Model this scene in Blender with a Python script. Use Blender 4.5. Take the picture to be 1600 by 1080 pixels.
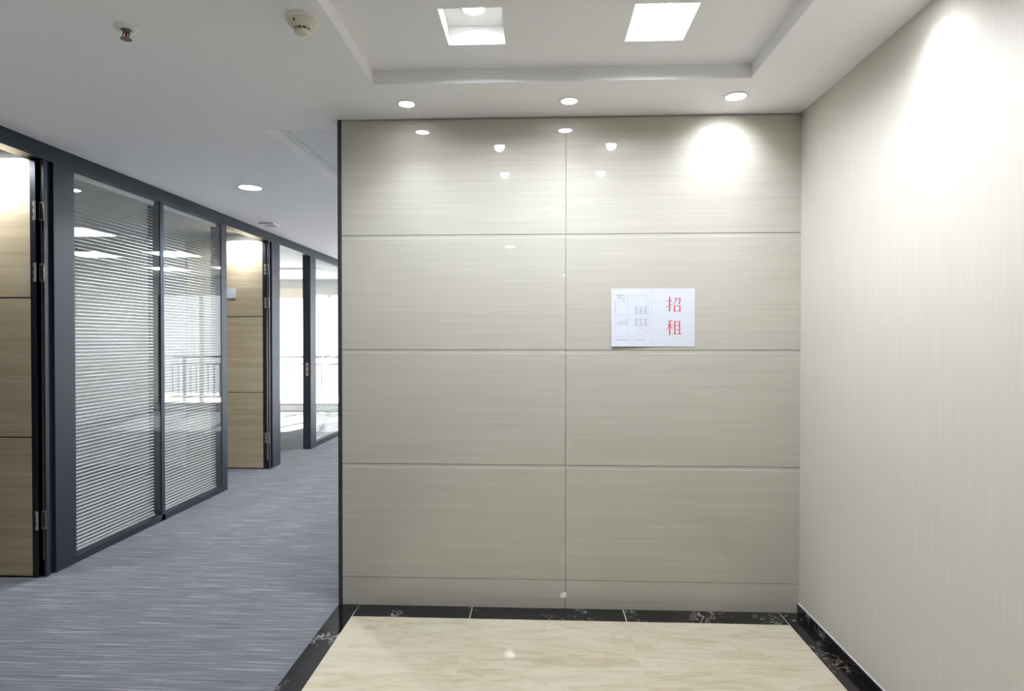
import bpy, bmesh, math, random
from mathutils import Matrix, Vector

for o in list(bpy.data.objects):
    bpy.data.objects.remove(o)
S = bpy.context.scene
COL = S.collection
random.seed(7)

# ---------------------------------------------------------------- camera
FPX = 950.0
cam_d = bpy.data.cameras.new('camera')
cam = bpy.data.objects.new('camera', cam_d)
COL.objects.link(cam)
cam_d.sensor_fit = 'HORIZONTAL'
cam_d.sensor_width = 36.0
cam_d.lens = 36.0 * FPX / 1600.0
cam_d.clip_start = 0.02
f = Vector((-0.043596, 0.998992, -0.010659))
r = Vector((0.999049, 0.043601, 0.000247))
u = Vector((-0.000711, 0.010638, 0.999943))
cam.matrix_world = Matrix(((r.x, u.x, -f.x, 0), (r.y, u.y, -f.y, 0), (r.z, u.z, -f.z, 1.4058), (0, 0, 0, 1)))
S.camera = cam

# ---------------------------------------------------------------- world, sun, exposure
W = bpy.data.worlds.new('daylight')
S.world = W
W.use_nodes = True
bgn = W.node_tree.nodes['Background']
bgn.inputs[0].default_value = (0.93, 0.96, 1.0, 1)
bgn.inputs[1].default_value = 3.2
sun_d = bpy.data.lights.new('sun_offscreen', 'SUN')
sun_d.energy = 28.0
sun_d.angle = 0.02
sun_d.color = (1.0, 0.95, 0.88)
sun = bpy.data.objects.new('sun_offscreen', sun_d)
COL.objects.link(sun)
sun.rotation_euler = Vector((-0.25, -0.85, -0.67)).to_track_quat('-Z', 'Y').to_euler()
sun.location = (3, 18, 8)
S.view_settings.view_transform = 'Standard'
S.view_settings.look = 'None'
S.view_settings.gamma = 1.0
S.view_settings.use_curve_mapping = False
S.view_settings.exposure = 0.45

# ---------------------------------------------------------------- measures (metres)
ZT = 2.557          # lowered ceiling
ZH = 2.620          # raised ceiling
D = 3.163           # front wall face
XL, XR = -1.056, 1.335
XS = 0.141          # joint between the tile columns
XP = -2.8975        # partition face
YF = 11.8           # far facade
XO = 1.75           # right wall of the open office

# ---------------------------------------------------------------- materials
def new_mat(name):
    m = bpy.data.materials.new(name)
    m.use_nodes = True
    nt = m.node_tree
    return m, nt, nt.nodes['Principled BSDF']

def plain(name, col, rough=0.5, metal=0.0, spec=0.5, bump=0.0, bscale=200.0, coat=0.0):
    m, nt, b = new_mat(name)
    b.inputs['Base Color'].default_value = (*col, 1)
    b.inputs['Roughness'].default_value = rough
    b.inputs['Metallic'].default_value = metal
    b.inputs['Specular IOR Level'].default_value = spec
    b.inputs['Coat Weight'].default_value = coat
    n = nt.nodes.new('ShaderNodeTexNoise')
    n.inputs['Scale'].default_value = bscale
    n.inputs['Detail'].default_value = 3
    tc = nt.nodes.new('ShaderNodeTexCoord')
    nt.links.new(tc.outputs['Object'], n.inputs['Vector'])
    mx = nt.nodes.new('ShaderNodeMixRGB')
    mx.inputs[1].default_value = (*[c * 0.97 for c in col], 1)
    mx.inputs[2].default_value = (*[min(1, c * 1.03) for c in col], 1)
    nt.links.new(n.outputs['Fac'], mx.inputs[0])
    nt.links.new(mx.outputs[0], b.inputs['Base Color'])
    if bump:
        bp = nt.nodes.new('ShaderNodeBump')
        bp.inputs['Strength'].default_value = bump
        bp.inputs['Distance'].default_value = 0.002
        nt.links.new(n.outputs['Fac'], bp.inputs['Height'])
        nt.links.new(bp.outputs[0], b.inputs['Normal'])
    return m

def world_vec(nt, scale, seed=False):
    """object coordinates of a zero-rotation mesh plus its location, scaled per axis"""
    g = nt.nodes.new('ShaderNodeNewGeometry')
    mp = nt.nodes.new('ShaderNodeMapping')
    mp.inputs['Scale'].default_value = scale
    nt.links.new(g.outputs['Position'], mp.inputs['Vector'])
    if not seed:
        return mp.outputs[0]
    oi = nt.nodes.new('ShaderNodeObjectInfo')
    ml = nt.nodes.new('ShaderNodeMath')
    ml.operation = 'MULTIPLY'
    ml.inputs[1].default_value = 37.0
    nt.links.new(oi.outputs['Random'], ml.inputs[0])
    ad = nt.nodes.new('ShaderNodeVectorMath')
    ad.operation = 'ADD'
    nt.links.new(mp.outputs[0], ad.inputs[0])
    nt.links.new(ml.outputs[0], ad.inputs[1])
    return ad.outputs[0]

def noise(nt, vec, scale, detail=4, rough=0.55, dist=0.0):
    n = nt.nodes.new('ShaderNodeTexNoise')
    n.inputs['Scale'].default_value = scale
    n.inputs['Detail'].default_value = detail
    n.inputs['Roughness'].default_value = rough
    n.inputs['Distortion'].default_value = dist
    nt.links.new(vec, n.inputs['Vector'])
    return n.outputs['Fac']

def ramp(nt, fac, stops):
    rp = nt.nodes.new('ShaderNodeValToRGB')
    cr = rp.color_ramp
    while len(cr.elements) < len(stops):
        cr.elements.new(0.5)
    for e, (p, c) in zip(cr.elements, stops):
        e.position = p
        e.color = (*c, 1) if len(c) == 3 else c
    nt.links.new(fac, rp.inputs[0])
    return rp.outputs[0]

def mix(nt, fac, a, b, mode='MIX'):
    mx = nt.nodes.new('ShaderNodeMixRGB')
    mx.blend_type = mode
    for i, v in ((0, fac), (1, a), (2, b)):
        if hasattr(v, 'links') or hasattr(v, 'is_linked'):
            nt.links.new(v, mx.inputs[i])
        elif i == 0:
            mx.inputs[0].default_value = v
        else:
            mx.inputs[i].default_value = (*v, 1)
    return mx.outputs[0]

def bump(nt, b, height, strength, distance=0.001):
    bp = nt.nodes.new('ShaderNodeBump')
    bp.inputs['Strength'].default_value = strength
    bp.inputs['Distance'].default_value = distance
    nt.links.new(height, bp.inputs['Height'])
    nt.links.new(bp.outputs[0], b.inputs['Normal'])

def emit(name, col, strength):
    m = bpy.data.materials.new(name)
    m.use_nodes = True
    nt = m.node_tree
    nt.nodes.clear()
    out = nt.nodes.new('ShaderNodeOutputMaterial')
    e = nt.nodes.new('ShaderNodeEmission')
    e.inputs[0].default_value = (*col, 1)
    e.inputs[1].default_value = strength
    nt.links.new(e.outputs[0], out.inputs[0])
    return m

def glass_mat(name, tint=(0.95, 0.96, 0.96), base=0.045, gain=1.0):
    m = bpy.data.materials.new(name)
    m.use_nodes = True
    nt = m.node_tree
    nt.nodes.clear()
    out = nt.nodes.new('ShaderNodeOutputMaterial')
    t = nt.nodes.new('ShaderNodeBsdfTransparent')
    t.inputs[0].default_value = (*tint, 1)
    g = nt.nodes.new('ShaderNodeBsdfGlossy')
    g.inputs['Roughness'].default_value = 0.0
    lw = nt.nodes.new('ShaderNodeLayerWeight')
    lw.inputs['Blend'].default_value = 0.5
    p = nt.nodes.new('ShaderNodeMath'); p.operation = 'POWER'; p.inputs[1].default_value = 4.0
    a = nt.nodes.new('ShaderNodeMath'); a.operation = 'MULTIPLY_ADD'
    a.inputs[1].default_value = gain; a.inputs[2].default_value = base; a.use_clamp = True
    nt.links.new(lw.outputs['Facing'], p.inputs[0])
    nt.links.new(p.outputs[0], a.inputs[0])
    mx = nt.nodes.new('ShaderNodeMixShader')
    nt.links.new(a.outputs[0], mx.inputs[0])
    nt.links.new(t.outputs[0], mx.inputs[1])
    nt.links.new(g.outputs[0], mx.inputs[2])
    nt.links.new(mx.outputs[0], out.inputs[0])
    return m

M = {}
M['ceiling'] = plain('ceiling_paint', (0.90, 0.895, 0.905), 0.85, bump=0.05)
M['white'] = plain('white_paint', (0.86, 0.86, 0.85), 0.7)
M['office_wall'] = plain('office_wall_paint', (0.80, 0.80, 0.77), 0.8)
M['white_plastic'] = plain('white_plastic', (0.82, 0.82, 0.80), 0.4)
M['ivory_plastic'] = plain('ivory_plastic', (0.70, 0.68, 0.56), 0.45)
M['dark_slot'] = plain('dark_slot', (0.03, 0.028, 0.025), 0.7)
M['frame'] = plain('dark_blue_aluminium', (0.020, 0.028, 0.044), 0.42, 0.0, 0.35)
M['frame_black'] = plain('black_aluminium', (0.012, 0.013, 0.016), 0.4)
M['trim'] = plain('black_trim_metal', (0.035, 0.035, 0.04), 0.35)
M['steel'] = plain('brushed_steel', (0.55, 0.54, 0.52), 0.35, 0.9)
M['duct'] = plain('galvanised_duct', (0.42, 0.42, 0.42), 0.5)
M['brass'] = plain('sprinkler_metal', (0.22, 0.19, 0.15), 0.4, 0.7)
M['red_bulb'] = plain('red_glass_bulb', (0.45, 0.02, 0.03), 0.1)
M['lit_gap'] = plain('lit_gap_olive', (0.42, 0.38, 0.24), 0.6)  # olive-tan imitates the light showing in the hinge gap
M['slat'] = plain('white_slat', (0.74, 0.76, 0.74), 0.5)
M['grout_light'] = plain('pale_grout', (0.78, 0.76, 0.70), 0.8)
M['paper'] = plain('paper', (0.60, 0.62, 0.68), 0.75)
M['red_ink'] = plain('red_ink', (0.60, 0.05, 0.08), 0.7)
M['grey_ink'] = plain('grey_ink', (0.24, 0.24, 0.29), 0.8)
M['pale_ink'] = plain('pale_ink', (0.38, 0.38, 0.43), 0.8)
M['concrete'] = plain('concrete', (0.45, 0.44, 0.42), 0.9)
M['rail_grey'] = plain('grey_painted_rail', (0.24, 0.23, 0.24), 0.5)
M['cream'] = plain('cream_paint', (0.84, 0.77, 0.66), 0.7)
M['terrace'] = plain('pale_terrace', (0.7, 0.7, 0.68), 0.8)
M['lens'] = emit('lamp_lens', (0.93, 0.95, 1.0), 40.0)
M['lens_bright'] = emit('bright_lamp_lens', (0.93, 0.95, 1.0), 75.0)
M['led'] = emit('led_diffuser', (0.93, 0.96, 1.0), 32.0)
M['glass'] = glass_mat('partition_glass', base=0.036, gain=0.8)
M['clear_glass'] = glass_mat('window_glass', (0.97, 0.98, 0.98), 0.03, 0.7)

# glossy wall tile: fine horizontal travertine-like streaks
m, nt, b = new_mat('wall_tile')
v = world_vec(nt, (1.1, 1.0, 60.0), True)
a1 = noise(nt, v, 1.0, 6, 0.65, 0.3)
v2 = world_vec(nt, (3.5, 1.0, 220.0), True)
a2 = noise(nt, v2, 1.0, 3, 0.6)
c1 = ramp(nt, a1, [(0.28, (0.452, 0.428, 0.364)), (0.50, (0.480, 0.456, 0.390)), (0.74, (0.514, 0.492, 0.428))])
c2 = ramp(nt, a2, [(0.35, (0.955, 0.955, 0.955)), (0.65, (1.0, 1.0, 1.0))])
nt.links.new(mix(nt, 1.0, c1, c2, 'MULTIPLY'), b.inputs['Base Color'])
b.inputs['Roughness'].default_value = 0.5
b.inputs['Specular IOR Level'].default_value = 0.0
b.inputs['Coat Weight'].default_value = 1.0
b.inputs['Coat Roughness'].default_value = 0.025
b.inputs['Coat IOR'].default_value = 1.5
M['tile'] = m

# wallpaper with fine vertical threads
m, nt, b = new_mat('wallpaper')
v = world_vec(nt, (150.0, 150.0, 4.0))
a1 = noise(nt, v, 1.0, 4, 0.6)
v2 = world_vec(nt, (1.3, 1.3, 1.0))
a2 = noise(nt, v2, 1.0, 3)
c1 = ramp(nt, a1, [(0.3, (0.585, 0.550, 0.488)), (0.7, (0.630, 0.595, 0.533))])
c2 = ramp(nt, a2, [(0.3, (0.97, 0.97, 0.96)), (0.7, (1, 1, 1))])
nt.links.new(mix(nt, 1.0, c1, c2, 'MULTIPLY'), b.inputs['Base Color'])
b.inputs['Roughness'].default_value = 0.62
bump(nt, b, a1, 0.25, 0.001)
M['wallpaper'] = m

# carpet: blue grey with pale broken streaks that run across the corridor
m, nt, b = new_mat('carpet')
v = world_vec(nt, (2.9, 78.0, 1.0))
a1 = noise(nt, v, 1.0, 3, 0.6, 0.15)
v1 = world_vec(nt, (7.0, 150.0, 1.0))
a1b = noise(nt, v1, 1.0, 2, 0.6)
v2 = world_vec(nt, (420.0, 420.0, 1.0))
a2 = noise(nt, v2, 1.0, 2)
c1 = ramp(nt, a1, [(0.38, (0.165, 0.168, 0.184)), (0.56, (0.212, 0.216, 0.236)), (0.70, (0.37, 0.375, 0.40))])
c1b = ramp(nt, a1b, [(0.35, (0.86, 0.86, 0.87)), (0.7, (1.1, 1.1, 1.1))])
c2 = ramp(nt, a2, [(0.3, (0.72, 0.72, 0.72)), (0.7, (1.15, 1.15, 1.15))])
cc = mix(nt, 1.0, mix(nt, 1.0, c1, c1b, 'MULTIPLY'), c2, 'MULTIPLY')
nt.links.new(cc, b.inputs['Base Color'])
b.inputs['Roughness'].default_value = 0.95
b.inputs['Specular IOR Level'].default_value = 0.1
bump(nt, b, a2, 0.5, 0.002)
M['carpet'] = m

# beige marble
m, nt, b = new_mat('beige_marble')
v = world_vec(nt, (1.0, 1.0, 1.0), True)
mp = nt.nodes.new('ShaderNodeMapping')
mp.inputs['Rotation'].default_value = (0, 0, 0.22)
mp.inputs['Scale'].default_value = (2.4, 11.0, 1.0)
nt.links.new(v, mp.inputs['Vector'])
a1 = noise(nt, mp.outputs[0], 1.0, 8, 0.62, 0.9)
mp2 = nt.nodes.new('ShaderNodeMapping')
mp2.inputs['Rotation'].default_value = (0, 0, 0.15)
mp2.inputs['Scale'].default_value = (0.9, 3.4, 1.0)
nt.links.new(v, mp2.inputs['Vector'])
a2 = noise(nt, mp2.outputs[0], 1.0, 6, 0.6, 1.6)
c1 = ramp(nt, a1, [(0.30, (0.50, 0.435, 0.305)), (0.48, (0.60, 0.540, 0.410)), (0.70, (0.675, 0.625, 0.505))])
vein = ramp(nt, a2, [(0.475, (1, 1, 1)), (0.497, (0.80, 0.68, 0.50)), (0.505, (0.78, 0.66, 0.48)), (0.53, (1, 1, 1))])
nt.links.new(mix(nt, 0.35, c1, vein, 'MULTIPLY'), b.inputs['Base Color'])
b.inputs['Roughness'].default_value = 0.045
M['beige_marble'] = m

# black marble with broken white and ochre veins
m, nt, b = new_mat('black_marble')
v = world_vec(nt, (1.0, 1.0, 1.0), True)
a1 = noise(nt, v, 10.0, 6, 0.65, 1.2)
a2 = noise(nt, v, 3.3, 4, 0.6)
veins = ramp(nt, a1, [(0.482, (0, 0, 0)), (0.5, (1, 1, 1)), (0.518, (0, 0, 0))])
patch = ramp(nt, a2, [(0.51, (0, 0, 0)), (0.60, (1, 1, 1))])
k = mix(nt, 1.0, veins, patch, 'MULTIPLY')
vc = ramp(nt, noise(nt, v, 11.0, 3), [(0.45, (0.55, 0.55, 0.56)), (0.6, (0.42, 0.36, 0.20))])
nt.links.new(mix(nt, k, (0.010, 0.008, 0.010), vc), b.inputs['Base Color'])
b.inputs['Roughness'].default_value = 0.12
M['black_marble'] = m

# pale oak door panel, grain lying flat
m, nt, b = new_mat('oak_panel')
v = world_vec(nt, (0.9, 0.9, 22.0), True)
a1 = noise(nt, v, 1.0, 6, 0.62, 0.35)
v2 = world_vec(nt, (4.0, 4.0, 130.0), True)
a2 = noise(nt, v2, 1.0, 3, 0.6)
c1 = ramp(nt, a1, [(0.28, (0.43, 0.335, 0.205)), (0.5, (0.53, 0.435, 0.285)), (0.72, (0.61, 0.52, 0.365))])
c2 = ramp(nt, a2, [(0.3, (0.88, 0.87, 0.85)), (0.7, (1, 1, 1))])
nt.links.new(mix(nt, 1.0, c1, c2, 'MULTIPLY'), b.inputs['Base Color'])
b.inputs['Roughness'].default_value = 0.45
M['oak'] = m

# mineral fibre ceiling tile
m, nt, b = new_mat('mineral_tile')
v = world_vec(nt, (90.0, 90.0, 90.0))
a1 = noise(nt, v, 1.0, 3, 0.7)
nt.links.new(ramp(nt, a1, [(0.3, (0.70, 0.70, 0.70)), (0.6, (0.80, 0.80, 0.80))]), b.inputs['Base Color'])
b.inputs['Roughness'].default_value = 0.9
M['mineral'] = m

# ---------------------------------------------------------------- helpers
class MB:
    def __init__(self):
        self.v, self.f = [], []
    def quad(self, a, b_, c, d):
        n = len(self.v)
        self.v += [tuple(a), tuple(b_), tuple(c), tuple(d)]
        self.f.append((n, n + 1, n + 2, n + 3))
        return self
    def box(self, x0, x1, y0, y1, z0, z1):
        n = len(self.v)
        self.v += [(x0, y0, z0), (x1, y0, z0), (x1, y1, z0), (x0, y1, z0),
                   (x0, y0, z1), (x1, y0, z1), (x1, y1, z1), (x0, y1, z1)]
        for q in ((0, 3, 2, 1), (4, 5, 6, 7), (0, 1, 5, 4), (1, 2, 6, 5), (2, 3, 7, 6), (3, 0, 4, 7)):
            self.f.append(tuple(n + i for i in q))
        return self
    def prism_x(self, prof, x0, x1):
        """closed profile of (y, z) points swept along x"""
        n, k = len(self.v), len(prof)
        self.v += [(x0, y, z) for y, z in prof] + [(x1, y, z) for y, z in prof]
        for i in range(k):
            j = (i + 1) % k
            self.f.append((n + i, n + j, n + k + j, n + k + i))
        self.f.append(tuple(n + i for i in reversed(range(k))))
        self.f.append(tuple(n + k + i for i in range(k)))
        return self
    def lathe(self, cx, cy, cz, prof, seg=28):
        """profile of (radius, z) about a vertical axis"""
        n, k = len(self.v), len(prof)
        for i in range(seg):
            a = 2 * math.pi * i / seg
            for rr, z in prof:
                self.v.append((cx + rr * math.cos(a), cy + rr * math.sin(a), cz + z))
        for i in range(seg):
            j = (i + 1) % seg
            for q in range(k - 1):
                self.f.append((n + i * k + q, n + j * k + q, n + j * k + q + 1, n + i * k + q + 1))
        return self
    def tube(self, pts, rad, seg=8):
        pts = [Vector(p) for p in pts]
        n = len(self.v)
        for i, p in enumerate(pts):
            d = (pts[min(i + 1, len(pts) - 1)] - pts[max(i - 1, 0)]).normalized()
            a = d.orthogonal().normalized()
            bb = d.cross(a)
            for s in range(seg):
                t = 2 * math.pi * s / seg
                self.v.append(tuple(p + rad * (math.cos(t) * a + math.sin(t) * bb)))
        for i in range(len(pts) - 1):
            for s in range(seg):
                t = (s + 1) % seg
                self.f.append((n + i * seg + s, n + i * seg + t, n + (i + 1) * seg + t, n + (i + 1) * seg + s))
        self.f.append(tuple(n + s for s in reversed(range(seg))))
        self.f.append(tuple(n + (len(pts) - 1) * seg + s for s in range(seg)))
        return self
    def build(self, name, mat, parent=None, bevel=0.0, smooth=False, fix=True):
        off = WORLD.get(parent.name, Vector()) if parent else Vector()
        me = bpy.data.meshes.new(name)
        me.from_pydata([tuple(Vector(p) - off) for p in self.v], [], self.f)
        if bevel or fix:
            bm = bmesh.new()
            bm.from_mesh(me)
            if smooth:
                bmesh.ops.remove_doubles(bm, verts=bm.verts, dist=1e-6)
            if bevel:
                bmesh.ops.bevel(bm, geom=list(bm.edges), offset=bevel, segments=2, affect='EDGES', profile=0.5)
            if fix:
                bmesh.ops.recalc_face_normals(bm, faces=bm.faces)
            bm.to_mesh(me)
            bm.free()
        me.materials.append(M[mat] if isinstance(mat, str) else mat)
        if smooth:
            for p in me.polygons:
                p.use_smooth = True
        o = bpy.data.objects.new(name, me)
        COL.objects.link(o)
        if parent:
            o.parent = parent
        WORLD[o.name] = off.copy()
        return o

WORLD = {}
def box(name, mat, parent, x0, x1, y0, y1, z0, z1, bevel=0.0):
    return MB().box(x0, x1, y0, y1, z0, z1).build(name, mat, parent, bevel)

def empty(name, loc):
    o = bpy.data.objects.new(name, None)
    o.location = loc
    o.empty_display_size = 0.1
    COL.objects.link(o)
    WORLD[o.name] = Vector(loc)
    return o

def tag(o, label, cat, group=None):
    o['label'] = label
    o['category'] = cat
    if group:
        o['group'] = group
    return o

def struct(o, label, cat):
    o['kind'] = 'structure'
    o['label'] = label
    o['category'] = cat
    return o

def sheet_with_holes(x0, x1, y0, y1, z, holes):
    """horizontal sheet with rectangular holes (hx0, hx1, hy0, hy1)"""
    xs = sorted({x0, x1, *[h[0] for h in holes], *[h[1] for h in holes]})
    ys = sorted({y0, y1, *[h[2] for h in holes], *[h[3] for h in holes]})
    mb = MB()
    for i in range(len(xs) - 1):
        for j in range(len(ys) - 1):
            mx_, my_ = (xs[i] + xs[i + 1]) / 2, (ys[j] + ys[j + 1]) / 2
            if any(h[0] < mx_ < h[1] and h[2] < my_ < h[3] for h in holes):
                continue
            mb.quad((xs[i], ys[j], z), (xs[i], ys[j + 1], z), (xs[i + 1], ys[j + 1], z), (xs[i + 1], ys[j], z))
    return mb

# ================================================================ SETTING
# ---- floor
fl = empty('floor', (0, 0, 0))
struct(fl, 'grey blue streaked carpet floor with a polished beige marble lobby edged in black', 'floor')
box('slab', 'concrete', fl, -6.2, XO + 0.1, -19.2, 12.0, -0.12, -0.012)
CT0, CT1 = -2.956, -1.056
first = None
ys0 = 3.43 - 0.5 * 7
TW = 0.475
g = 0.0007
for j in range(24):
    y0 = ys0 + 0.5 * j
    if y0 > YF - 0.05:
        break
    y1 = min(y0 + 0.5, YF - 0.08)
    for i in range(4):
        x0 = CT0 + TW * i
        box('carpet_tile', 'carpet', fl, x0 + g, x0 + TW - g, y0 + g, y1 - g, -0.012, 0.0 - 0.0006 * ((i + j) % 2))
for (a0, a1, b0, b1) in ((-6.2, CT0, 2.0, YF - 0.08), (CT1, XO, D + 0.125, YF - 0.08), (-6.2, CT1, -3.0, ys0), (-6.2, CT0, ys0, 2.0)):
    box('carpet_field', 'carpet', fl, a0 + g, a1 - g, b0 + g, b1 - g, -0.012, 0.0)
gj = 0.0012
XI0, XI1, YI = -0.945, 1.234, 3.030
bx = [XI0, -0.346, 0.439, XI1]
box('grout_bed', 'grout_light', fl, XL, XR, -19.0, D, -0.012, -0.0008)
rows = [YI]
while rows[-1] > -18.5:
    rows.append(rows[-1] - 0.8)
for j in range(len(rows) - 1):
    if rows[j] > -3:
        for i in range(3):
            box('marble_tile', 'beige_marble', fl, bx[i] + gj * .25, bx[i + 1] - gj * .25, rows[j + 1] + gj * .25, rows[j] - gj * .25, -0.012, 0.0)
box('marble_field', 'beige_marble', fl, XI0, XI1, -19.0, rows[8] - gj, -0.012, 0.0) if rows[8] < -3 else None
for i in range(3):
    box('border_tile', 'black_marble', fl, bx[i] + gj * 1.5, bx[i + 1] - gj * 1.5, YI + gj, D, -0.012, 0.0004)
yl = [D, 2.863, 2.063, 1.263, 0.463, -0.337, -1.137, -1.937, -3.0]
for a, b_ in zip(yl[:-1], yl[1:]):
    box('border_tile', 'black_marble', fl, XL, XI0 - gj, b_ + gj, a - gj * (a != D), -0.012, 0.0004)
yr = [D, 2.83, 2.03, 1.23, 0.43, -0.37, -1.17, -1.97, -3.0]
for a, b_ in zip(yr[:-1], yr[1:]):
    box('border_tile', 'black_marble', fl, XI1 + gj, XR, b_ + gj, a - gj * (a != D), -0.012, 0.0004)

# ---- front wall with glossy tiles
wf = empty('wall_front', (0, D, 0))
struct(wf, 'feature wall of large glossy beige tiles with fine flat streaks', 'wall')
TH = 0.012
box('core', 'concrete', wf, XL + 0.004, XR, D + TH, D + 0.12, 0, ZT)
z0 = 0.1495
zr = [0.0, z0, z0 + .6, z0 + 1.2, z0 + 1.8, z0 + 2.4]
cx = [(XL + 0.021, XS - 0.0011), (XS + 0.0011, XR)]
for k in range(5):
    for (a, b_) in cx:
        zb, zt = zr[k] + 0.0012, zr[k + 1] - 0.0012
        if k in (1, 2, 3):
            prof = [(D, zb), (D, zt - 0.0180), (D + 0.0016, zt - 0.0150), (D + 0.0016, zt), (D + TH, zt), (D + TH, zb)]
        else:
            prof = [(D, zb), (D, zt), (D + TH, zt), (D + TH, zb)]
        MB().prism_x(prof, a, b_).build('wall_tile', 'tile', wf)
tr = MB().box(XL, XL + 0.020, D - 0.004, D + 0.124, 0, ZT - 0.002).build('edge_trim', 'trim', wf, 0.0015)
tr['label'] = 'black metal edge trim'
def chip(px_, pz_, pts, label):
    mb_ = MB()
    n_ = len(pts)
    mb_.v += [(px_ + a, D - 0.0008, pz_ + b_) for a, b_ in pts] + [(px_ + a, D + 0.001, pz_ + b_) for a, b_ in pts]
    mb_.f += [tuple(range(n_)), tuple(reversed(range(n_, 2 * n_)))] + [(i, (i + 1) % n_, n_ + (i + 1) % n_, n_ + i) for i in range(n_)]
    mb_.build('white_chip', 'white', wf)['label'] = label
chip(0.131, 0.074, [(-0.020, -0.013), (-0.006, -0.018), (0.014, -0.016), (0.016, 0.004), (0.006, 0.017), (-0.004, 0.010), (-0.013, 0.004)], 'white scrap near the foot of the tiled wall')

# ---- right wall, its skirting
wr = MB().box(XR, XR + 0.12, -19.0, D + 0.12, 0, ZT).build('wall_right', 'wallpaper')
struct(wr, 'beige wallpapered wall with fine vertical threads', 'wall')
br = empty('baseboard_right', (XR, 0, 0))
struct(br, 'low black marble skirting under the beige wallpaper', 'baseboard')
for a, b_ in zip(yr[:-1], yr[1:]):
    box('skirting_piece', 'black_marble', br, XR - 0.010, XR, b_ + 0.0006, a - 0.0006, 0.0004, 0.047)
box('sealant_bead', 'white', br, XR - 0.004, XR, -3.0, D, 0.047, 0.051)

# ---- ceiling
TRAY = (-0.750, 0.935, 1.250, 2.735)
OFF = (-1.512, XO, 3.300, YF)
VENT = (-2.747, -2.633, 5.928, 6.042)
OUTLET = (-4.39, -3.53, 9.69, 9.81)
cl = sheet_with_holes(-6.2, XO + 0.1, -19.2, YF + 0.2, ZT, [TRAY, OFF, VENT, OUTLET]).build('ceiling', 'ceiling', None, fix=False)
struct(cl, 'white plaster ceiling with a shallow raised tray over the lobby', 'ceiling')
SQ = [(-0.371, -0.137, 2.235, 2.510), (0.351, 0.584, 2.235, 2.510), (-0.371, -0.137, 1.60, 1.875), (0.351, 0.584, 1.60, 1.875)]
mb = sheet_with_holes(TRAY[0], TRAY[1], TRAY[2], TRAY[3], ZH, SQ)
x0, x1, y0, y1 = TRAY
mb.quad((x0, y0, ZT), (x0, y1, ZT), (x0, y1, ZH), (x0, y0, ZH)).quad((x1, y0, ZT), (x1, y1, ZT), (x1, y1, ZH), (x1, y0, ZH))
mb.quad((x0, y1, ZT), (x1, y1, ZT), (x1, y1, ZH), (x0, y1, ZH)).quad((x0, y0, ZT), (x1, y0, ZT), (x1, y0, ZH), (x0, y0, ZH))
mb.build('raised_tray', 'ceiling', cl, fix=False)
x0, x1, y0, y1 = OFF
mb = MB()
zk = ZH + .03
mb.quad((x0, y0, ZT), (x0, y1, ZT), (x0, y1, zk), (x0, y0, zk)).quad((x0, y0, ZT), (x1, y0, ZT), (x1, y0, zk), (x0, y0, zk))
mb.quad((x0, y0, ZH + .03), (x0, y1, ZH + .03), (x1, y1, ZH + .03), (x1, y0, ZH + .03))
mb.build('office_recess', 'ceiling', cl, fix=False)
LED = {(1, 5), (1, 8), (3, 8), (3, 11), (1, 11)}     # the panels mirrored in the partition glass
gy0 = 4.008 - 0.6
led_cells = []
for i in range(-1, 6):
    for j in range(-1, 15):
        ax0, ax1 = max(x0, x0 + .05 + .6 * i), min(x1, x0 + .05 + .6 * (i + 1))
        ay0, ay1 = max(y0, gy0 + .6 * j), min(y1, gy0 + .6 * (j + 1))
        if ax1 - ax0 < 0.02 or ay1 - ay0 < 0.02:
            continue
        if (i, j) in LED:
            led_cells.append((ax0, ax1, ay0, ay1))
            continue
        box('ceiling_tile', 'mineral', cl, ax0 + .003, ax1 - .003, ay0 + .003, ay1 - .003, ZH, ZH + 0.015)

# ---- glazed partition on the left
wl = empty('wall_left', (XP, 3.0, 0))
struct(wl, 'office partition of dark blue aluminium frames and glass with blinds inside', 'glass partition')
FD = 0.10
xb = XP - FD
def fbox(name, y0, y1, z0, z1, xf=XP, xr=None, mat='frame', bev=0.002):
    return box(name, mat, wl, xb if xr is None else xr, xf, y0, y1, z0, z1, bev)
ZR = 2.462
Y_END = YF - 0.02
fbox('top_rail', 2.43, Y_END, ZR, ZT)
POSTS = [(2.43, 2.55), (3.520, 3.684), (5.445, 5.540), (6.500, 6.705), (7.615, 7.805)]
for (a, b_) in POSTS:
    fbox('post', a, b_, 0, ZR)
for yj in (3.452, 6.432):      # hinge jambs: lit outer lip, dark rebate, added strip coloured like the lit hinge gap
    fbox('jamb', yj, yj + 0.028, 0, ZR, XP - 0.003, XP - 0.017)
    fbox('rebate', yj + 0.028, yj + 0.068, 0, ZR, XP - 0.020, None, 'frame')
    box('lit_gap_strip', 'lit_gap', wl, XP - 0.052, XP - 0.018, yj + 0.020, yj + 0.028, 0.09, ZR - 0.002)
BAYS = [(3.684, 4.548), (4.592, 5.445), (7.805, 9.000), (9.044, 10.300), (10.344, 11.66)]
for a in (4.548, 9.000, 10.300):
    fbox('mullion', a, a + 0.044, 0, ZR)
fbox('post', 11.66, Y_END, 0, ZR)
fbox('bottom_rail', 3.684, 5.445, 0, 0.048)
fbox('bottom_rail', 7.805, 11.66, 0, 0.062)
for (a, b_) in BAYS:
    zb = 0.048 if a < 6 else 0.062
    box('glass_pane', 'glass', wl, XP - 0.010, XP - 0.004, a, b_, zb, ZR)
    box('glass_pane', 'clear_glass', wl, XP - 0.094, XP - 0.088, a, b_, zb, ZR)
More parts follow.
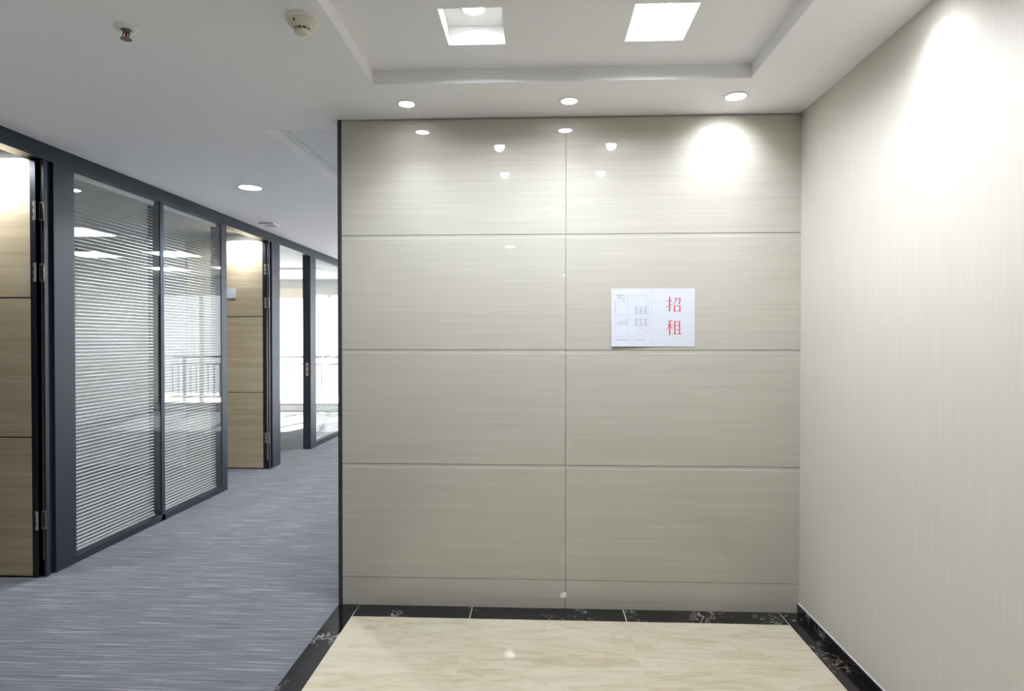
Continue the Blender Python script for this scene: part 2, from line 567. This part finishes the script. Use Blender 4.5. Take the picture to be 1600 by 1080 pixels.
    # slim silver glazing bead at the head, as the photo shows above the blinds
mb = MB()      # strike plate with two real openings
for (a, b_, c, e) in ((-.060, -.052, .94, 1.10), (-.038, -.030, .94, 1.10), (-.052, -.038, .94, .965), (-.052, -.038, 1.005, 1.035), (-.052, -.038, 1.075, 1.10)):
    mb.box(XP + a, XP + b_, 7.6115, 7.615, c, e)
mb.build('strike_plate', 'steel', wl)
wn = MB().box(XP - 0.1, XP, -3.0, 2.43, 0, ZT).build('wall_left_near', 'white')
struct(wn, 'plain white wall before the first office door', 'wall')

# ---- blinds between the two panes
def blind(y0, y1, zb, label, n):
    bl = empty('venetian_blind', (XP - 0.058, (y0 + y1) / 2, zb))
    tag(bl, label, 'blind', 'blinds inside the glass partition')
    xc = XP - 0.058
    box('headrail', 'slat', bl, xc - 0.011, xc + 0.013, y0, y1, ZR - 0.036, ZR - 0.002, 0.001)
    box('bottom_bar', 'slat', bl, xc - 0.009, xc + 0.009, y0, y1, zb + 0.002, zb + 0.014, 0.002)
    top, bot = ZR - 0.045, zb + 0.03
    w, t = 0.0165, math.radians(27)
    sec = []
    for q in (-1, -0.5, 0, 0.5, 1):
        a, h = q * w / 2, 0.0013 * (1 - q * q)
        sec.append((a * math.cos(t) - h * math.sin(t) * 0, -a * math.sin(t) + h))
    me_src = None
    for i in range(n):
        z = bot + (top - bot) * i / (n - 1)
        if me_src is None:
            mb = MB()
            k = len(sec)
            for (dx, dz) in sec:
                mb.v += [(xc + dx, y0 + 0.006, z + dz), (xc + dx, y1 - 0.006, z + dz)]
            for (dx, dz) in sec:
                mb.v += [(xc + dx, y0 + 0.006, z + dz - 0.0005), (xc + dx, y1 - 0.006, z + dz - 0.0005)]
            for s in range(k - 1):
                mb.f.append((2 * s, 2 * s + 2, 2 * s + 3, 2 * s + 1))
                mb.f.append((2 * k + 2 * s, 2 * k + 2 * s + 1, 2 * k + 2 * s + 3, 2 * k + 2 * s + 2))
            mb.f.append((0, 1, 2 * k + 1, 2 * k)); mb.f.append((2 * k - 2, 4 * k - 2, 4 * k - 1, 2 * k - 1))
            o = mb.build('slat', 'slat', bl, smooth=False)
            me_src = o
        else:
            o = me_src.copy()
            COL.objects.link(o)
            o.parent = bl
            o.location = (0, 0, z - bot)
    for yy in (y0 + 0.12, y1 - 0.12):
        MB().tube([(xc, yy, bot - .01), (xc, yy, top + .02)], 0.0007, 6).build('ladder_cord', 'slat', bl)
    return bl
blind(3.684 + .004, 4.548 - .004, 0.048, 'white slatted blind behind the glass next to the widest dark post', 100)
blind(4.592 + .004, 5.445 - .004, 0.048, 'white slatted blind in the glass pane beside the second oak door', 100)
blind(7.805 + .004, 9.000 - .004, 0.062, 'sunlit white blind in the far glass pane past the open doorway', 100)
blind(9.044 + .004, 10.300 - .004, 0.062, 'white blind in the last but one glass pane towards the windows', 60)
blind(10.344 + .004, 11.66 - .004, 0.062, 'white blind in the glass pane nearest the windows', 60)

# ---- doors (leaf folded back square into the room)
def door(name, yface, sgn, label, ztop=2.466, zb=0.008):
    d = empty(name, (XP - 0.04, yface, 0))
    struct(d, label, 'door')
    xr_, w, t = XP - 0.040, 0.88, 0.042
    ya, yb = (yface, yface + t) if sgn > 0 else (yface - t, yface)
    box('leaf_core', 'frame_black', d, xr_ - w, xr_, ya + 0.004, yb - 0.004, zb, ztop, 0.001)
    h = (ztop - zb) / 3
    for k in range(3):
        for (p, q) in ((ya, ya + 0.005), (yb - 0.005, yb)):
            box('door_panel', 'oak', d, xr_ - w + 0.008, xr_ - 0.034, p, q, zb + h * k + 0.004, zb + h * (k + 1) - 0.004, 0.0008)
    box('edge_profile', 'frame_black', d, xr_ - 0.033, xr_, ya - 0.001, yb + 0.001, zb, ztop, 0.001)
    box('free_edge_profile', 'frame_black', d, xr_ - w, xr_ - w + 0.007, ya - 0.001, yb + 0.001, zb, ztop, 0.001)
    # hinges
    yj = 3.452 if yface < 4 else (6.432 if sgn > 0 else 6.705)
    mat = 'steel'
    for z in (2.155, 1.795, 0.338):
        hh = 0.055
        hg = empty('hinge', (XP - 0.03, yface, z))
        hg.parent = d
        hg.location = Vector((XP - 0.03, yface, z)) - WORLD[d.name]
        s = -1 if sgn > 0 else 1
        y_ = yj + s * 0.002
        # jamb plate built as a ring so the cut-out shows
        mb = MB()
        for (a, b_, c, e) in ((-0.032, -0.003, hh - .010, hh), (-0.032, -0.003, -hh, -hh + .010), (-0.008, -0.003, -hh, hh), (-0.032, -0.027, -hh, hh)):
            mb.box(XP + a, XP + b_, min(y_, yj), max(y_, yj), z + c, z + e)
        mb.build('hinge_plate', mat, hg)
        MB().tube([(XP - 0.040, yface + s * 0.006, z - hh), (XP - 0.040, yface + s * 0.006, z + hh)], 0.006, 10).build('hinge_barrel', mat, hg, smooth=False)
        mb = MB()
        for q in range(3):
            mb.box(XP - 0.056, XP - 0.040, min(yface, yface + s * 0.002), max(yface, yface + s * 0.002), z - hh + q * 0.042, z - hh + q * 0.042 + 0.026)
        mb.build('leaf_plate', mat, hg)
    return d
door('door_1', 3.436, 1, 'pale oak office door standing open beside the widest dark post')
door('door_2', 6.434, 1, 'pale oak office door standing open past the two blind panes')
door('door_3', 6.72, -1, 'pale oak office door folded back in the bright end office')

# ---- office walls behind the partition
def swall(name, mat, label, *b_):
    o = MB().box(*b_).build(name, mat)
    return struct(o, label, 'wall')
swall('wall_cross_near', 'office_wall', 'pale cross wall behind the first open oak door', -6.0, xb - 0.002, 3.545, 3.645, 0, ZT)
swall('wall_cross_far', 'office_wall', 'pale cross wall behind the second open oak door', -6.0, xb - 0.002, 6.555, 6.655, 0, ZT)
swall('wall_office_left', 'office_wall', 'pale end wall of the small offices', -6.12, -6.0, -3.0, YF, 0, ZT)
swall('wall_office_right', 'office_wall', 'pale side wall of the open office', XO, XO + 0.1, D + 0.12, YF, 0, ZH + 0.03)
swall('wall_office_back', 'office_wall', 'back of the tiled wall towards the open office', XR, XO, D, D + 0.12, 0, ZH + 0.03)
swall('wall_rear', 'white', 'white wall across the carpeted corridor behind the lobby', -6.0, XL, -3.12, -3.0, 0, ZT)
swall('wall_rear_hall', 'white', 'white side wall of the long hall behind the lobby', XL - 0.12, XL, -19.0, -3.12, 0, ZT)
swall('wall_rear_end', 'white', 'white end wall of the long hall', XL, XR, -19.1, -19.0, 0, ZT)
tb = MB().box(XO - 0.06, XO, D + 0.13, YF - 0.14, 0, 0.115).build('baseboard_office', 'white')
struct(tb, 'low white ledge along the side of the open office', 'baseboard')

# ---- window facade at the far end: kerb, lintel, frames, panes
wd = empty('window_1', (-2, YF, 0))
struct(wd, 'tall bright windows over a low white kerb at the far end', 'window')
box('kerb', 'white', wd, -6.0, XO, YF - 0.10, YF + 0.12, 0, 0.115)
box('sill', 'concrete', wd, -6.0, XO, YF - 0.12, YF + 0.14, 0.115, 0.145, 0.002)
box('lintel', 'white', wd, -6.0, XO, YF - 0.10, YF + 0.12, 2.27, ZH + 0.05)
box('pelmet', 'cream', wd, -6.0, XP - 0.11, YF - 0.22, YF - 0.10, 2.20, 2.38, 0.004)
nW = 9
for i in range(nW + 1):
    x = -6.0 + (XO + 6.0) * i / nW
    box('window_mullion', 'frame' if i % 3 == 0 else 'white', wd, x - 0.03, x + 0.03, YF - 0.02, YF + 0.04, 0.145, 2.27, 0.002)
    if i < nW:
        x2 = -6.0 + (XO + 6.0) * (i + 1) / nW
        box('window_pane', 'clear_glass', wd, x + 0.03, x2 - 0.03, YF + 0.005, YF + 0.011, 0.145, 2.27)

# ---- outdoor terrace and railing
tc_ = MB().box(-9.0, 5.0, YF + 0.12, YF + 3.5, -0.1, 0.02).build('terrace', 'terrace')
struct(tc_, 'pale terrace outside the far windows', 'terrace')
rl = empty('balcony_railing', (-2.1, YF + 0.45, 0.02))
tag(rl, 'grey balcony railing with thin uprights outside the far windows', 'railing')
yr_ = YF + 0.45
for (za, zb_) in ((1.02, 1.06), (0.88, 0.905), (0.20, 0.225)):
    box('rail', 'rail_grey', rl, -6.0, XO, yr_ - 0.02, yr_ + 0.02, za, zb_)
nb = 62
src = None
for i in range(nb + 1):
    x = -6.0 + (XO + 6.0) * i / nb
    if i % 10 == 0:
        box('railing_post', 'rail_grey', rl, x - 0.022, x + 0.022, yr_ - 0.022, yr_ + 0.022, 0.02, 1.02)
    else:
        box('baluster', 'rail_grey', rl, x - 0.008, x + 0.008, yr_ - 0.008, yr_ + 0.008, 0.225, 0.88)

# ================================================================ THINGS
# ---- downlights
def spot(parent, loc, energy, size, blend=0.6, aim=(0, 0, -1), col=(0.865, 0.92, 1.0), rad=0.03, tail=''):
    l = bpy.data.lights.new('beam' + tail, 'SPOT')
    l.energy = energy
    l.spot_size = math.radians(size)
    l.spot_blend = blend
    l.shadow_soft_size = rad
    l.color = col
    o = bpy.data.objects.new('beam' + tail, l)
    COL.objects.link(o)
    o.parent = parent
    o.location = Vector(loc) - WORLD[parent.name]
    o.rotation_euler = Vector(aim).to_track_quat('-Z', 'Y').to_euler()
    return o

def downlight(x, y, z, rad, label, group, energy, size=120, aim=(0, 0, -1), lens='lens', tail=''):
    d = empty('downlight' + tail, (x, y, z))
    tag(d, label, 'downlight', group)
    MB().lathe(x, y, z, [(rad + 0.012, 0.0), (rad + 0.011, -0.003), (rad + 0.002, -0.005), (rad, -0.002), (rad, 0.0)], 32).build('trim_ring', 'white_plastic', d, smooth=True)
    MB().lathe(x, y, z, [(rad, -0.0022), (rad * 0.7, -0.0032), (rad * 0.35, -0.0038), (0.0005, -0.004)], 32).build('lens' + tail, lens, d, smooth=True)
    spot(d, (x, y, z - 0.012), energy, size, 1.0 if size < 135 else 0.45, aim, rad=rad * 0.9, tail=tail)
    return d

LG = 'downlights over the tiled wall'
E0 = 25
downlight(-0.645, 2.960, ZT, 0.037, 'small round downlight above the tiled wall nearest its black edge trim', LG, E0 * 0.40, 100)
downlight(0.147, 2.956, ZT, 0.037, 'small round downlight above the joint of the two tile columns', LG, E0 * 0.22, 100)
downlight(0.933, 2.936, ZT, 0.045, 'small round downlight above the tiled wall nearest the wallpapered wall', LG, E0 * 0.58, 105, (0.0, 0.9, -1))
downlight(1.150, 2.075, ZT, 0.040, 'round downlight in the ceiling border along the wallpapered wall', 'downlights over the lobby', E0 * 0.28, 105, (0.45, 0, -1), tail='_offscreen')
downlight(0.108, 0.992, ZT, 0.040, 'round downlight in the ceiling border opposite the tiled wall', 'downlights over the lobby', E0 * 1.25, 100, tail='_offscreen')
downlight(-0.354, -1.227, ZT, 0.060, 'round downlight between the lobby tray and the rear hall', 'downlights over the lobby', E0 * 1.0, 140, tail='_offscreen')
for yy, nth in ((-4.664, 'first'), (-9.831, 'second'), (-17.6, 'third')):
    downlight(0.46, yy, ZT, 0.060, nth + ' round downlight of the rear hall row counted from the lobby', 'downlights of the rear hall', E0, 140, tail='_offscreen')
downlight(-2.190, 4.540, ZT, 0.078, 'large round downlight over the corridor carpet by the blinds', 'downlights of the corridor', E0 * 6.0, 150)
downlight(-3.185, 6.335, ZT, 0.050, 'round downlight just above the second open oak door', 'downlights above the oak doors', E0 * 2.2, 150)
downlight(-3.185, 3.300, ZT, 0.050, 'round downlight just above the first open oak door', 'downlights above the oak doors', E0 * 2.2, 150, tail='_offscreen')

# ---- square recessed boxes in the tray, each with a lamp inside
SQL = ['square recessed ceiling light near the tiled wall on the door side', 'square recessed ceiling light near the tiled wall on the wallpaper side',
       'square recessed ceiling light away from the tiled wall on the door side', 'square recessed ceiling light away from the tiled wall on the wallpaper side']
for i, (x0, x1, y0, y1) in enumerate(SQ):
    cx_, cy_ = (x0 + x1) / 2, (y0 + y1) / 2
    tail = '' if i < 2 else '_offscreen'      # the second pair shows only as a mirror image in the tiles
    s = empty('square_ceiling_light' + tail, (cx_, cy_, ZH))
    tag(s, SQL[i], 'ceiling light', 'square lights in the ceiling tray')
    zt = ZH + 0.075
    mb = MB()
    mb.quad((x0, y0, ZH), (x0, y1, ZH), (x0, y1, zt), (x0, y0, zt)).quad((x1, y0, ZH), (x1, y1, ZH), (x1, y1, zt), (x1, y0, zt))
    mb.quad((x0, y1, ZH), (x1, y1, ZH), (x1, y1, zt), (x0, y1, zt)).quad((x0, y0, ZH), (x1, y0, ZH), (x1, y0, zt), (x0, y0, zt))
    mb.quad((x0, y0, zt), (x1, y0, zt), (x1, y1, zt), (x0, y1, zt))
    mb.build('recess_box', 'white_plastic', s, fix=False)
    rr = 0.042
    dk = 1.0 if i == 1 else 0.35
    ly = cy_ + 0.0
    MB().lathe(cx_, ly, zt, [(rr + .01, 0), (rr + .009, -.004), (rr, -.006), (rr, 0)], 28).build('trim_ring', 'white_plastic', s, smooth=True)
    MB().lathe(cx_, ly, zt, [(rr, -.004), (rr * .95, -.014 * dk), (rr * .75, -.024 * dk), (rr * .4, -.030 * dk), (0.0005, -.032 * dk)], 28).build('lens' + tail, 'lens' if i != 1 else 'lens_bright', s, smooth=True)
    spot(s, (cx_, ly, zt - 0.040), E0 * (1.05 if i != 1 else 1.3), 165, 0.5, rad=0.03, tail=tail)

# ---- LED panels of the open office
for n, (a0, a1, b0, b1) in enumerate(led_cells):
    p = empty('led_panel_offscreen', ((a0 + a1) / 2, (b0 + b1) / 2, ZH))
    side = 'corridor' if a0 < -0.5 else 'pale side wall'
    row = {5: 'first lit row behind the tiled wall', 8: 'middle lit row behind the tiled wall', 11: 'row nearest the windows'}[round((b0 - gy0) / 0.6)]
    tag(p, 'square panel light near the %s, %s' % (side, row), 'panel light', 'panel lights of the open office')
    mb = MB()
    for (q0, q1, s0, s1) in ((a0, a1, b0, b0 + .015), (a0, a1, b1 - .015, b1), (a0, a0 + .015, b0 + .015, b1 - .015), (a1 - .015, a1, b0 + .015, b1 - .015)):
        mb.box(q0 + .001, q1 - .001, s0 + .001, s1 - .001, ZH - 0.002, ZH + 0.01)
    mb.build('frame', 'white_plastic', p)
    box('diffuser_offscreen', 'led', p, a0 + .015, a1 - .015, b0 + .015, b1 - .015, ZH + 0.002, ZH + 0.008)

# ---- smoke detector
sx, sy = -0.848, 2.160
sd = empty('smoke_detector', (sx, sy, ZT))
tag(sd, 'ivory domed smoke detector on the ceiling near the tray edge', 'smoke detector')
MB().lathe(sx, sy, ZT, [(0.057, 0.0), (0.058, -0.004), (0.058, -0.010), (0.054, -0.013)], 36).build('base', 'white_plastic', sd, smooth=False)
MB().lathe(sx, sy, ZT, [(0.054, -0.012), (0.053, -0.018), (0.046, -0.028), (0.034, -0.037), (0.029, -0.040)], 36).build('housing', 'ivory_plastic', sd, smooth=True)
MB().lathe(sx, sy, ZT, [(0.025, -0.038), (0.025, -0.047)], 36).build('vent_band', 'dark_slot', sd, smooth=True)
mb = MB()
for i in range(10):
    a = 2 * math.pi * i / 10
    p, q = sx + 0.0265 * math.cos(a), sy + 0.0265 * math.sin(a)
    mb.box(p - .0022, p + .0022, q - .0022, q + .0022, ZT - 0.047, ZT - 0.038)
mb.build('vent_rib', 'ivory_plastic', sd)
MB().lathe(sx, sy, ZT, [(0.0285, -0.046), (0.029, -0.049), (0.026, -0.056), (0.018, -0.060), (0.0004, -0.061)], 36).build('cap', 'ivory_plastic', sd, smooth=True)
a = math.radians(-105)
MB().lathe(sx + 0.047 * math.cos(a), sy + 0.047 * math.sin(a), ZT - 0.026, [(0.0035, 0.004), (0.0035, -0.003), (0.0003, -0.004)], 12).build('indicator', 'dark_slot', sd, smooth=True)

# ---- sprinkler
px, py = -1.527, 2.200
sp = empty('fire_sprinkler', (px, py, ZT))
tag(sp, 'pendent fire sprinkler with red bulb and white ceiling plate', 'sprinkler')
MB().lathe(px, py, ZT, [(0.041, 0.0), (0.040, -0.003), (0.030, -0.006), (0.018, -0.007), (0.012, -0.005)], 32).build('escutcheon', 'white_plastic', sp, smooth=True)
Q = 0.68     # short pendent body
MB().lathe(px, py, ZT, [(0.019, -0.006), (0.0185, -0.008), (0.013, -0.009), (0.0115, -0.024 * Q), (0.006, -0.026 * Q)], 24).build('body', 'brass', sp)
for s in (-1, 1):
    MB().tube([(px + s * 0.010, py, ZT - 0.020 * Q), (px + s * 0.0125, py, ZT - 0.034 * Q), (px + s * 0.009, py, ZT - 0.048 * Q), (px + s * 0.002, py, ZT - 0.055 * Q)], 0.0024, 8).build('yoke_arm', 'brass', sp, smooth=True)
MB().lathe(px, py, ZT, [(0.0004, -0.024 * Q), (0.003, -0.026 * Q), (0.0035, -0.038 * Q), (0.003, -0.048 * Q), (0.0004, -0.050 * Q)], 12).build('glass_bulb', 'red_bulb', sp, smooth=True)
MB().lathe(px, py, ZT, [(0.0004, -0.054 * Q), (0.006, -0.055 * Q), (0.019, -0.058 * Q), (0.0195, -0.0600 * Q), (0.006, -0.0585 * Q), (0.0004, -0.0595 * Q)], 24).build('deflector', 'brass', sp)

def shaft(parent, x0, x1, y0, y1):
    zt_ = ZT + 0.10
    mb_ = MB()
    mb_.quad((x0, y0, ZT), (x1, y0, ZT), (x1, y0, zt_), (x0, y0, zt_)).quad((x0, y1, ZT), (x1, y1, ZT), (x1, y1, zt_), (x0, y1, zt_))
    mb_.quad((x0, y0, ZT), (x0, y1, ZT), (x0, y1, zt_), (x0, y0, zt_)).quad((x1, y0, ZT), (x1, y1, ZT), (x1, y1, zt_), (x1, y0, zt_))
    mb_.quad((x0, y0, zt_), (x1, y0, zt_), (x1, y1, zt_), (x0, y1, zt_))
    mb_.build('duct', 'duct', parent, fix=False)
# ---- small square ceiling vent by the partition
vx, vy = -2.690, 5.985
vt = empty('ceiling_vent', (vx, vy, ZT))
tag(vt, 'small square white vent on the ceiling above the second oak door frame', 'vent')
h = 0.075
mb = MB()
for (q0, q1, s0, s1) in ((-h, h, -h, -h + .018), (-h, h, h - .018, h), (-h, -h + .018, -h + .018, h - .018), (h - .018, h, -h + .018, h - .018)):
    mb.box(vx + q0, vx + q1, vy + s0, vy + s1, ZT - 0.016, ZT)
mb.build('frame', 'white_plastic', vt)
shaft(vt, *VENT)
for i in range(3):
    q = vy - 0.040 + 0.04 * i
    MB().prism_x([(q - .010, ZT - .003), (q + .008, ZT - .010), (q + .010, ZT - .0085), (q - .008, ZT - .0015)], vx - h + .018, vx + h - .018).build('louvre', 'white_plastic', vt)
# long air outlet in the bright end office
ax, ay = -3.96, 9.75
av = empty('air_outlet', (ax, ay, ZT))
tag(av, 'long grey air outlet on the ceiling of the bright end office', 'vent')
mb = MB()
for (q0, q1, s0, s1) in ((-.45, .45, -.08, -.06), (-.45, .45, .06, .08), (-.45, -.43, -.06, .06), (.43, .45, -.06, .06)):
    mb.box(ax + q0, ax + q1, ay + s0, ay + s1, ZT - .012, ZT)
mb.build('frame', 'white_plastic', av)
shaft(av, *OUTLET)
for i in range(5):
    box('louvre', 'rail_grey', av, ax - .43, ax + .43, ay - .05 + .024 * i, ay - .046 + .024 * i, ZT - 0.011, ZT - 0.002)

# ---- two printed sheets on the tiles
K = 0.003330          # metres for one photo pixel on the tiled wall
def PX(x): return 0.375 + (x - 955) * K * 0.985
def PZ(z): return 1.670 - (z - 450) * K * 0.993
def sheet(x0, x1, ztop, zbot, label, lift):
    s = empty('paper_notice', ((x0 + x1) / 2, D, zbot))
    tag(s, label, 'notice', 'paper sheets taped to the tiled wall')
    mb = MB()
    nx, nz = 8, 10
    def fy(i, j):
        tx, tz = i / nx, j / nz
        return D - 0.0010 - lift * (1 - tz) ** 2.2 * (0.35 + 0.65 * (1 - tx) ** 1.3)
    for side in (0, 1):
        for j in range(nz + 1):
            for i in range(nx + 1):
                mb.v.append((x0 + (x1 - x0) * i / nx, fy(i, j) + 0.0003 * side, zbot + (ztop - zbot) * j / nz))
    N = (nx + 1) * (nz + 1)
    for j in range(nz):
        for i in range(nx):
            q = j * (nx + 1) + i
            mb.f.append((q, q + 1, q + nx + 2, q + nx + 1))
            mb.f.append((N + q, N + q + nx + 1, N + q + nx + 2, N + q + 1))
    mb.build('page', 'paper', s, smooth=True, fix=False)
    def surf(x, z):
        tx, tz = min(1, max(0, (x - x0) / (x1 - x0))), min(1, max(0, (z - zbot) / (ztop - zbot)))
        return D - 0.0010 - lift * (1 - tz) ** 2.2 * (0.35 + 0.65 * (1 - tx) ** 1.3) - 0.0004
    return s, surf
def strokes(segs, surf):
    """segments (x0, z0, x1, z1, w0, w1) as flat quads lying on the sheet"""
    mb = MB()
    for (xa, za, xb_, zb_, w0, w1) in segs:
        dx, dz = xb_ - xa, zb_ - za
        L = math.hypot(dx, dz) or 1e-6
        nx_, nz_ = -dz / L, dx / L
        steps = max(1, int(L / 0.03))
        pts = []
        for t in range(steps + 1):
            q = t / steps
            w = (w0 + (w1 - w0) * q) / 2
            mx_, mz_ = xa + dx * q, za + dz * q
            pts.append(((mx_ + nx_ * w, mz_ + nz_ * w), (mx_ - nx_ * w, mz_ - nz_ * w)))
        for (p, q), (p2, q2) in zip(pts[:-1], pts[1:]):
            mb.quad(*[(a[0], surf(*a), a[1]) for a in (p, q, q2, p2)])
    return mb

s1, f1 = sheet(PX(955), PX(1018.5), PZ(451), PZ(541.5), 'white sheet with a printed floor plan, taped to the tiles', 0.012)
def cp(x, y): return PX(940 + x / 9.0), PZ(440 + y / 9.0)
def ln(L, xa, ya, xb_, yb_, w=0.0012):
    a, b_ = cp(xa, ya), cp(xb_, yb_)
    L.append((a[0], a[1], b_[0], b_[1], w, w))
G, P = [], []
for q in ((205, 197, 660, 197), (655, 195, 655, 715), (185, 285, 185, 775), (185, 775, 475, 775), (370, 290, 370, 740), (185, 475, 370, 475), (185, 618, 370, 618)):
    ln(P, *q)
for q in ((185, 285, 320, 285), (340, 285, 510, 285), (510, 205, 510, 285), (425, 205, 425, 285), (350, 200, 350, 285), (370, 200, 370, 290), (475, 662, 605, 662), (605, 662, 605, 780), (570, 720, 570, 780), (610, 715, 660, 715), (475, 720, 475, 775), (300, 330, 365, 330), (245, 340, 245, 430), (320, 735, 365, 735), (620, 200, 620, 340), (520, 735, 560, 770), (485, 720, 530, 760)):
    ln(P, *q, 0.0008)
for (x0, y0, x1, y1) in ((270, 225, 320, 285), (215, 205, 260, 250)):
    ln(G, x0, y0, x1, y1); ln(G, x1, y0, x0, y1); ln(G, x1, y0, x1, y1); ln(G, x0, y0, x1, y0)
ln(G, 192, 290, 192, 430); ln(G, 205, 192, 315, 192, 0.0018)
ln(G, 225, 570, 225, 595); ln(G, 225, 592, 360, 592, 0.0022); ln(G, 250, 545, 250, 590); ln(G, 280, 550, 280, 590); ln(G, 310, 550, 310, 590); ln(G, 350, 530, 350, 592, 0.002); ln(P, 240, 560, 350, 560)
for bx_ in (488, 555, 618):
    for by in (345, 512):
        for (a, b_, c, d) in ((-20, 0, 20, 0), (-20, 118, 20, 118), (-20, 0, -20, 118), (20, 0, 20, 118), (0, 10, 0, 108)):
            ln(P, bx_ + a, by + b_, bx_ + c, by + d, 0.0009)
        for t in range(4):
            yy = by + 18 + t * 27
            ln(G, bx_ - 16, yy, bx_ + 14, yy + 9, 0.0020)
            ln(G, bx_ + 14, yy, bx_ - 16, yy + 9, 0.0012)
strokes(P, f1).build('plan_line', 'pale_ink', s1, fix=False)
strokes(G, f1).build('plan_furniture', 'grey_ink', s1, fix=False)
T = []
xx = 195
while xx < 605:
    w = random.choice((7, 9, 12))
    if random.random() < 0.86:
        ln(T, xx, 822 + random.uniform(-2, 2), xx + w * 0.75, 822 + random.uniform(-2, 2), 0.0030 if xx < 330 or xx > 545 else 0.0020)
    xx += w
strokes(T, f1).build('caption_line', 'grey_ink', s1, fix=False)

s2, f2 = sheet(PX(1018.8), PX(1085), PZ(451), PZ(541.5), 'white sheet with two large red Chinese characters, taped to the tiles', 0.003)
ZHAO = [(5, 72, 43, 76, 3.5, 3.5), (25, 99, 25, 8, 8, 8), (25, 10, 13, 15, 8, 2), (2, 33, 44, 51, 4, 3), (48, 89, 93, 89, 3.5, 4), (91, 90, 87, 56, 8, 7),
        (87, 57, 76, 53, 6, 2), (67, 89, 61, 68, 7, 6), (61, 68, 46, 52, 6, 2), (55, 44, 55, 2, 7.5, 7.5), (55, 42, 91, 42, 3.5, 4), (90, 44, 90, 2, 7.5, 7.5), (55, 9, 90, 9, 3.5, 3.5)]
ZU = [(43, 97, 10, 86, 6, 2), (4, 69, 47, 69, 3.5, 3.5), (26, 91, 26, 0, 8, 8), (25, 66, 3, 28, 6, 2), (29, 60, 45, 43, 3, 6), (58, 91, 58, 7, 7.5, 7.5), (58, 88, 89, 88, 3.5, 4),
      (88, 91, 88, 7, 7.5, 7.5), (58, 62, 88, 62, 3.5, 3.5), (58, 35, 88, 35, 3.5, 3.5), (44, 7, 101, 7, 3.5, 4), (97, 10, 100, 6, 5, 3)]
for (gl, xo, zo) in ((ZHAO, 1040, 488.3), (ZU, 1040, 523.8)):
    sc = 24.0 * K / 100
    segs = [(PX(xo) + a * sc, PZ(zo) + b_ * sc, PX(xo) + c * sc, PZ(zo) + d * sc, w0 * sc, w1 * sc) for (a, b_, c, d, w0, w1) in gl]
    strokes(segs, f2).build('red_character', 'red_ink', s2, fix=False)
# strip of clear tape over the seam of the sheets
# ---- blank plate on the second oak door
dp = MB().box(-3.375, -3.270, 6.430, 6.434, 1.845, 1.950).build('door_plate', 'paper', None, 0.001)
tag(dp, 'small blank white plate on the second open oak door', 'sign')
